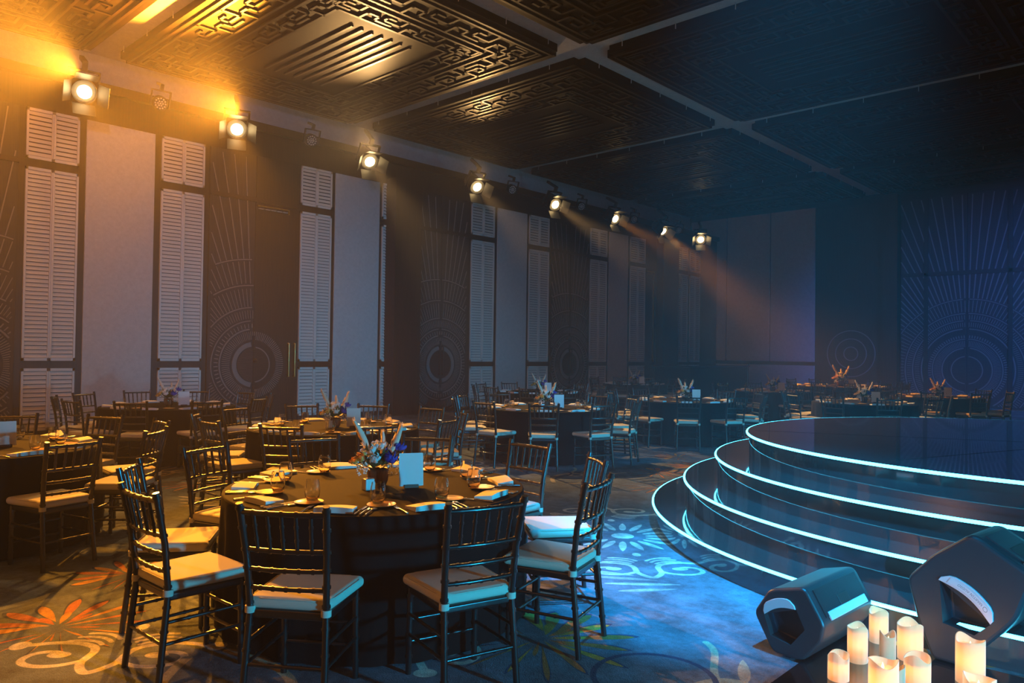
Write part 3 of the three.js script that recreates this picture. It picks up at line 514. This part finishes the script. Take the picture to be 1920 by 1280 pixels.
// ---------------------------------------------------------------- chiavari chairs
const chairParts = (n, full) => {
  const out = [], rg = full ? (a) => a : (a) => a.slice(0, 2);
  for (const s of [-1, 1]) {
    out.push(['back_leg', stick([V(s * 0.192, 0, 0.235), V(s * 0.178, 0.44, 0.19), V(s * 0.187, 0.68, 0.215), V(s * 0.2, 0.9, 0.262), V(s * 0.2008, 0.925, 0.268)], 0.0165, rg([0.12, 0.28, 0.4, 0.505, 0.6, 0.68, 0.77, 0.88, 0.975]), n)]);
    out.push(['front_leg', stick([V(s * 0.185, 0, -0.185), V(s * 0.182, 0.43, -0.18)], 0.016, rg([0.2, 0.45, 0.66, 0.9]), n)]);
  }
  const rail = (y, z, w, bow, r, rings) => { const p = []; for (let k = 0; k <= 8; k++) { const u = k / 8 * 2 - 1; p.push(V(u * w, y, z + bow * (1 - u * u))); } return stick(p, r, rings, n); };
  const R5 = [0.16, 0.33, 0.5, 0.67, 0.84];
  out.push(['top_rail', rail(0.885, 0.258, 0.198, 0.022, 0.0125, rg(R5))], ['back_rail', rail(0.715, 0.222, 0.187, 0.022, 0.011, rg(R5))], ['back_rail', rail(0.625, 0.208, 0.184, 0.02, 0.0105, rg(R5))], ['back_rail', rail(0.54, 0.198, 0.181, 0.016, 0.0105, rg(R5))]);
  for (let k = 0; k < 5; k++) { const u = (k - 2) / 3, b = 0.022 * (1 - u * u); out.push(['spindle', stick([V(u * 0.187, 0.715, 0.222 + b), V(u * 0.198, 0.885, 0.258 + b)], 0.0085, rg([0.3, 0.66]), n)]); }
  for (const s of [-1, 1]) { out.push(['stretcher', stick([V(s * 0.187, 0.2, -0.182), V(s * 0.185, 0.2, 0.214)], 0.009, rg([0.3, 0.7]), n)], ['stretcher', stick([V(s * 0.186, 0.3, -0.181), V(s * 0.182, 0.3, 0.203)], 0.009, rg([0.3, 0.7]), n)]); }
  out.push(['stretcher', stick([V(-0.185, 0.16, -0.184), V(0.185, 0.16, -0.184)], 0.009, rg([0.3, 0.7]), n)], ['stretcher', stick([V(-0.185, 0.27, -0.182), V(0.185, 0.27, -0.182)], 0.009, rg([0.3, 0.7]), n)], ['stretcher', stick([V(-0.186, 0.2, 0.214), V(0.186, 0.2, 0.214)], 0.009, rg([0.3, 0.7]), n)]);
  out.push(['seat_frame', rbx(0.385, 0.04, 0.39, 0.012, 0, 0.42, 0)]);
  return out;
};
function cushionGeo(seg) {
  const g = new RoundedBoxGeometry(0.41, 0.055, 0.41, seg, 0.026), p = g.attributes.position;
  for (let k = 0; k < p.count; k++) { const x = p.getX(k), y = p.getY(k), z = p.getZ(k), f = 1 - 0.06 * (z / 0.2); const crown = y > 0 ? 0.014 * Math.max(0, 1 - (x / 0.2) ** 2) * Math.max(0, 1 - (z / 0.2) ** 2) : 0; p.setXYZ(k, x * f, y + 0.4665 + crown, z - 0.012); }
  g.computeVertexNormals(); return g;
}
const tieGeo = cyl(0.0235, 0.0235, 0.03, 12);
const pipingGeo = (() => { const pts = []; for (let k = 0; k < 32; k++) { const a = k / 32 * 2 * PI, c = Math.cos(a), s = Math.sin(a), q = 0.2 / Math.max(Math.abs(c), Math.abs(s)) , m = Math.min(q, 0.2 * 1.26); const z = m * s; pts.push(V(m * c * (1 - 0.06 * (z / 0.2)), 0.487, z - 0.012)); } return sweep(pts, pts.map(() => 0.0035), 5, true); })();
function makeChair(full) {
  const g = new THREE.Group();
  if (full) {
    for (const [n, geo] of chairParts(8, true)) part(n, geo, mat.lacquer, g);
    const c = part('cushion', cushionGeo(4), mat.ivory, g); part('piping', pipingGeo, mat.ivory, c);
    for (const s of [-1, 1]) part('cushion_tie', tieGeo, mat.ivory, c).position.set(s * 0.178, 0.44, 0.19);
  } else {
    part('chair_frame', join(chairParts(6, false).map((a) => a[1])), mat.lacquer, g);
    const c = part('cushion', cushionGeo(2), mat.ivory, g);
    part('cushion_tie', join([tieGeo.clone().translate(-0.178, 0.44, 0.19), tieGeo.clone().translate(0.178, 0.44, 0.19)]), mat.ivory, c);
  }
  return g;
}
const chairFull = makeChair(true), chairPlain = makeChair(false);

// ---------------------------------------------------------------- tables and what stands on them
function clothGeo(R) {
  const N = 160, rows = [], p = [], ix = [], nf = Math.round(R * 26), ph = rr(0, 6);
  const prof = [[0, 0.762, 0], [R * 0.6, 0.762, 0], [R - 0.012, 0.762, 0], [R - 0.003, 0.759, 0], [R, 0.75, 0], [R + 0.001, 0.7, 0.15], [R + 0.003, 0.55, 0.5], [R + 0.006, 0.3, 0.8], [R + 0.01, 0.012, 1]];
  for (const [r, y, f] of prof) for (let k = 0; k < N; k++) { const a = k / N * 2 * PI, q = r + f * (0.011 * Math.sin(nf * a + ph) + 0.007 * Math.sin(nf * 0.5 * a * 2 + 3 * Math.sin(a * 3))); p.push(q * Math.cos(a), y, q * Math.sin(a)); }
  for (let j = 0; j < prof.length - 1; j++) for (let k = 0; k < N; k++) { const a = j * N + k, b = j * N + (k + 1) % N, c = a + N, d = b + N; ix.push(a, b, c, b, d, c); }
  const g = new THREE.BufferGeometry(); g.setAttribute('position', new THREE.Float32BufferAttribute(p, 3)); g.setIndex(ix); g.computeVertexNormals(); return toCreasedNormals(g, 1.0);
}
const napkinGeo = (() => {
  const g = new THREE.BoxGeometry(0.21, 0.02, 0.115, 14, 2, 8), p = g.attributes.position;
  for (let k = 0; k < p.count; k++) { const x = p.getX(k), y = p.getY(k), z = p.getZ(k); const puff = y > 0 ? 0.006 * Math.sin((x + 0.1) * 14) + 0.006 * (z / 0.06) : 0; p.setXYZ(k, x + 0.12 * z * (y > 0 ? 1 : 0.9), y + 0.01 + puff, z * (1 + 0.08 * Math.sin(x * 18))); }
  g.computeVertexNormals(); return toCreasedNormals(g, 0.6);
})();
const plateGeo = new THREE.LatheGeometry([[0.0005, 0.003], [0.045, 0.003], [0.055, 0.006], [0.078, 0.011], [0.079, 0.013], [0.056, 0.009], [0.045, 0.006], [0.0005, 0.006]].map(([r, y]) => new THREE.Vector2(r, y)), 28);
const tumblerGeo = new THREE.LatheGeometry([[0.0005, 0.004], [0.022, 0.004], [0.03, 0.01], [0.04, 0.035], [0.0425, 0.06], [0.04, 0.09], [0.034, 0.122], [0.0328, 0.122], [0.0385, 0.09], [0.041, 0.06], [0.0385, 0.036], [0.028, 0.013], [0.0005, 0.01]].map(([r, y]) => new THREE.Vector2(r, y)), 28);
const tumblerFar = new THREE.LatheGeometry([[0.0005, 0.004], [0.03, 0.01], [0.042, 0.05], [0.034, 0.122]].map(([r, y]) => new THREE.Vector2(r, y)), 14);
const handle = (n) => sweep([V(0, 0.004, 0.1), V(0, 0.006, 0.05), V(0, 0.008, 0), V(0, 0.006, -0.02)], [0.0065, 0.005, 0.0032, 0.0028], n);
const knifeGeo = join([handle(6), bx(0.014, 0.0022, 0.095, 0.002, 0.005, -0.065)]);
const forkGeo = join([handle(6), bx(0.02, 0.002, 0.03, 0, 0.006, -0.035), ...[-0.0085, -0.003, 0.003, 0.0085].map((x) => bx(0.0024, 0.002, 0.045, x, 0.007, -0.07))]);
const spoonGeo = join([handle(6), new THREE.SphereGeometry(0.018, 12, 6).scale(1, 0.22, 1.5).translate(0, 0.006, -0.05)]);

// flower centrepiece
function leafGeo(L, w) { const s = new THREE.Shape(); s.moveTo(0, 0); s.quadraticCurveTo(w, L * 0.4, 0, L); s.quadraticCurveTo(-w, L * 0.4, 0, 0); const g = new THREE.ExtrudeGeometry(s, { depth: 0.0012, bevelEnabled: false, curveSegments: 5 }), p = g.attributes.position; for (let k = 0; k < p.count; k++) { const y = p.getY(k), x = p.getX(k); p.setZ(k, p.getZ(k) - 2.2 * y * y + Math.abs(x) * 0.35); } g.computeVertexNormals(); return g; }
function roseGeo(r) { const list = [new THREE.SphereGeometry(r * 0.45, 8, 6).translate(0, r * 0.1, 0)]; for (const [ring, n, tilt] of [[0.35, 4, 0.25], [0.6, 5, 0.5], [0.8, 6, 0.85]]) for (let k = 0; k < n; k++) { const pg = new THREE.SphereGeometry(r * 0.62, 8, 5, -0.75, 1.5, 0.7, 1.3); pg.translate(0, 0, -r * 0.62).scale(1, 1, 0.7).rotateX(tilt).translate(0, 0, r * ring).rotateY(k / n * 2 * PI + ring * 9); list.push(pg); } return join(list); }
function plumeGeo(L, r) { const pts = [], rad = []; for (let k = 0; k <= 14; k++) { const s = k / 14; pts.push(V(0.012 * Math.sin(s * 3), s * L, 0.02 * s * s)); rad.push(s < 0.3 ? 0.0025 + 0.004 * s : r * Math.pow(Math.sin(PI * Math.min(1, (s - 0.24) / 0.8)), 0.7) * (1 - 0.3 * s) + 0.002); } const list = [sweep(pts, rad, 9)]; for (let k = 0; k < 46; k++) { const s = 0.32 + 0.66 * rnd(), a = rnd() * 6.28, q = r * 0.55 * (1 - 0.5 * s); list.push(sweep([V(q * Math.cos(a), s * L, q * Math.sin(a)), V(q * 2.2 * Math.cos(a), s * L + 0.03, q * 2.2 * Math.sin(a))], [0.004, 0.0008], 3)); } return join(list); }
const leaves = [leafGeo(0.1, 0.032), leafGeo(0.13, 0.03)], roses = [roseGeo(0.042), roseGeo(0.034)], plumes = [plumeGeo(0.3, 0.019), plumeGeo(0.27, 0.02), plumeGeo(0.2, 0.016)];
const vaseGeo = new THREE.LatheGeometry([[0.0005, 0], [0.05, 0], [0.062, 0.03], [0.068, 0.09], [0.06, 0.105], [0.055, 0.1], [0.06, 0.085], [0.0005, 0.08]].map(([r, y]) => new THREE.Vector2(r, y)), 28);
function makeCentrepiece() {
  const g = new THREE.Group();
  part('vase', vaseGeo, mat.wood, g);
  for (let k = 0; k < 22; k++) { const a = k * 2.4, e = 0.6 + 0.8 * rnd(), m = part('leaf', leaves[k % 2], mat.leaf, g); m.position.set(0.03 * Math.cos(a), 0.1 + 0.03 * rnd(), 0.03 * Math.sin(a)); m.rotation.set(0, 0, 0); m.rotateY(-a + PI / 2); m.rotateX(e); m.scale.setScalar(0.9 + 0.5 * rnd()); }
  const fl = [[-0.05, 0.2, 0.02, 0, mat.white], [0.005, 0.225, -0.03, 0, mat.white], [-0.09, 0.17, 0.05, 1, mat.yellowRose], [-0.12, 0.14, -0.01, 1, mat.yellowRose], [0.06, 0.17, 0.06, 0, mat.blueRose], [0.105, 0.23, 0.0, 0, mat.blueRose], [0.02, 0.18, -0.1, 0, mat.blueRose], [-0.02, 0.17, 0.085, 1, mat.white]];
  for (const [x, y, z, s, m] of fl) { const o = part('rose', roses[s], m, g); o.position.set(x * 1.12, y + 0.008, z * 1.25 + 0.012); o.rotation.set(0.35 + z * 6, 0, -x * 5); o.scale.setScalar(1.22); }
  for (const [k, x, z, rx, rz] of [[0, -0.03, 0.0, 0.0, 0.42], [1, 0.03, 0.02, 0.05, -0.42], [2, 0.015, -0.02, -0.2, -0.05]]) { const o = part('pampas_plume', plumes[k], mat.pampas, g); o.position.set(x, 0.13, z); o.rotation.set(rx, 0, rz); }
  const b = []; for (let k = 0; k < 90; k++) { const s = rnd() < 0.6 ? -1 : 1; b.push(new THREE.IcosahedronGeometry(0.0055, 0).translate(s * rr(0.06, 0.13), rr(0.07, 0.17), rr(-0.02, 0.1))); }
  part('babys_breath', join(b), mat.white, g).userData.kind = 'stuff';
  return g;
}
const flowers = makeCentrepiece();
const cardGeo = (() => { const g = new THREE.BoxGeometry(0.15, 0.2, 0.0012, 8, 1, 1), p = g.attributes.position; for (let k = 0; k < p.count; k++) p.setZ(k, p.getZ(k) + 2.0 * p.getX(k) ** 2 * (p.getY(k) + 0.1)); g.computeVertexNormals(); return g.rotateX(-0.12).translate(0, 0.112, 0); })();

const SIDE = [['leftmost', 'second from left', 'middle', 'second from right', 'rightmost']];
// [centre x, centre z, radius, seat offset in degrees, phrase, detail, flower turn]
const TABLES = [
  [-3.85, -2.9, 0.915, 17, 'nearest table', 2, 0.35],
  [-7.1, -4.75, 0.915, 17, 'second-nearest table', 1.5, 0.6],
  [-7.5, -1.55, 0.915, -12, 'table at left frame edge', 1.5, 1.1],
  [-11.2, -4.65, 0.915, 4, 'dim table by louvred shutters', 0, 0.2],
  [-7.6, -8.9, 0.915, 15, 'centre table left of stage', 1.5, 0.8],
  [-10.8, -12.4, 0.915, 20, 'dark table before carved doors', 0, 0.5],
  [-7.3, -12.55, 0.915, 22, 'blue-lit table touching stage edge', 0, 0.9],
  [-12.35, -18.4, 0.915, 0, 'far table by bar counter', 0, 0.3],
  [-8.0, -17.9, 0.915, 10, 'far table before white wall', 0, 0.4],
  [-8.2, -23.0, 1.3, 5, 'wide gold-lit far table', 0, 0.7],
  [-4.9, -14.95, 0.915, 20, 'table just behind stage', 0, 0.5],
  [-4.6, -18.8, 0.915, 8, 'table before great sunburst doors', 0, 0.8],
];
for (const [cx, cz, R, off, phrase, detail, fturn] of TABLES) {
  if (true) single('banquet_table', clothGeo(R), mat.cloth, 'round table under floor-length black cloth, the ' + phrase, 'table', [cx, 0, cz], 0, 'banquet tables');
  const seats = R > 1 ? 13 : 10, step = 360 / seats, camA = Math.atan2(-cz, -cx), list = [];
  for (let k = 0; k < seats; k++) { const a = (off + k * step) * PI / 180; let rel = a - camA; rel = Math.atan2(Math.sin(rel), Math.cos(rel)); list.push({ a, near: Math.abs(rel) < PI / 2, side: Math.sin(rel) }); }
  for (const near of [true, false]) {
    const half = list.filter((s) => s.near === near).sort((p, q) => q.side - p.side), n = half.length;   // left to right as seen
    half.forEach((s, i) => { const ord = ['leftmost', 'second from left', 'third from left', 'fourth from left', 'fifth from left', 'sixth from left', 'seventh from left']; s.word = (i === 0 ? 'leftmost' : i === n - 1 ? 'rightmost' : ord[i]) + ' on ' + (near ? 'near' : 'far') + ' side'; });
  }
  for (const s of list) {
    const c = Math.cos(s.a), q = Math.sin(s.a), rc = R + 0.25 + 0.02 * rnd(), turn = PI / 2 - s.a + rr(-0.07, 0.07), cxx = cx + c * rc, czz = cz + q * rc;
    const where = s.word + ' of ' + phrase;
    if (inView(cxx, 0.7, czz) || inView(cxx, 0.1, czz)) { const ch = copy(detail > 1 ? chairFull : chairPlain, 'chiavari_chair', 'black chiavari chair, ' + where, [cxx, 0, czz], turn, 'chiavari chairs'); ch.userData.category = 'chair'; }
    // place setting: local x to the sitter's right, local z outwards
    const put = (u, r) => [cx + c * r - q * -u, 0.7625, cz + q * r - c * u];
    const P = (u, r) => { const tx = q, tz = -c; return [cx + c * r + tx * u, 0.7627, cz + q * r + tz * u]; };
    const pn = P(0.0, R - 0.13); if (!inView(...pn, 0)) continue;
    const th = PI / 2 - s.a;
    single('napkin', napkinGeo, mat.napkin, 'folded white napkin, ' + where, 'napkin', pn, th + rr(-0.12, 0.12), 'folded napkins');
    single('bread_plate', plateGeo, mat.gold, 'small gold bread plate, ' + where, 'plate', P(-0.205, R - 0.29), 0, 'gold bread plates');
    single('tumbler', detail > 1 ? tumblerGeo : tumblerFar, detail > 1 ? mat.crystal : mat.glass, 'clear stemless tumbler, ' + where, 'glass', P(0.17, R - 0.33), 0, 'tumblers');
    if (detail > 1) {
      for (const [nm, geo, u, word] of [['table_knife', knifeGeo, 0.13, 'inner'], ['table_knife', knifeGeo, 0.16, 'outer'], ['table_fork', forkGeo, -0.155, 'outer'], ...(detail > 1.6 ? [['table_spoon', spoonGeo, 0.19, 'long']] : [])])
        single(nm, geo, mat.steel, word + ' steel ' + nm.replace('table_', '') + ', ' + where, nm.replace('table_', ''), P(u, R - 0.14), th, 'steel cutlery');
    }
  }
  const toCam = Math.atan2(-cx, -cz);
  const f = copy(flowers, 'flower_centrepiece', 'pampas, rose and leaf arrangement in low vase on ' + phrase, [cx, 0.7625, cz], toCam + fturn - 0.35, 'flower centrepieces'); f.userData.category = 'flowers';
  if (R > 1) f.scale.setScalar(1.5);
  const k = thing('table_card', 'blank white card on wooden foot on ' + phrase, 'card', [cx + R * 0.22 * Math.cos(toCam) + R * (R > 1 ? 0.24 : 0.12) * Math.sin(toCam), 0.7625, cz - R * 0.22 * Math.sin(toCam) + R * (R > 1 ? 0.24 : 0.12) * Math.cos(toCam)], toCam + 0.15, 'table cards');
  part('card', cardGeo, mat.white, k); part('card_foot', rbx(0.09, 0.022, 0.045, 0.003, 0, 0.011, 0), mat.wood, k);
  if (detail > 1) { const v = thing('votive_holder', 'small square candle holder on ' + phrase, 'candle holder', [cx + 0.17 * Math.sin(toCam - 0.35), 0.7625, cz + 0.17 * Math.cos(toCam - 0.35)], toCam + 0.5, 'votive holders'); part('holder', rbx(0.06, 0.07, 0.06, 0.006, 0, 0.035, 0), mat.plate, v); part('wick', cyl(0.0015, 0.0015, 0.01, 6, 0, 0.075, 0), mat.dark, v); }
}

renderer.render(scene, camera);
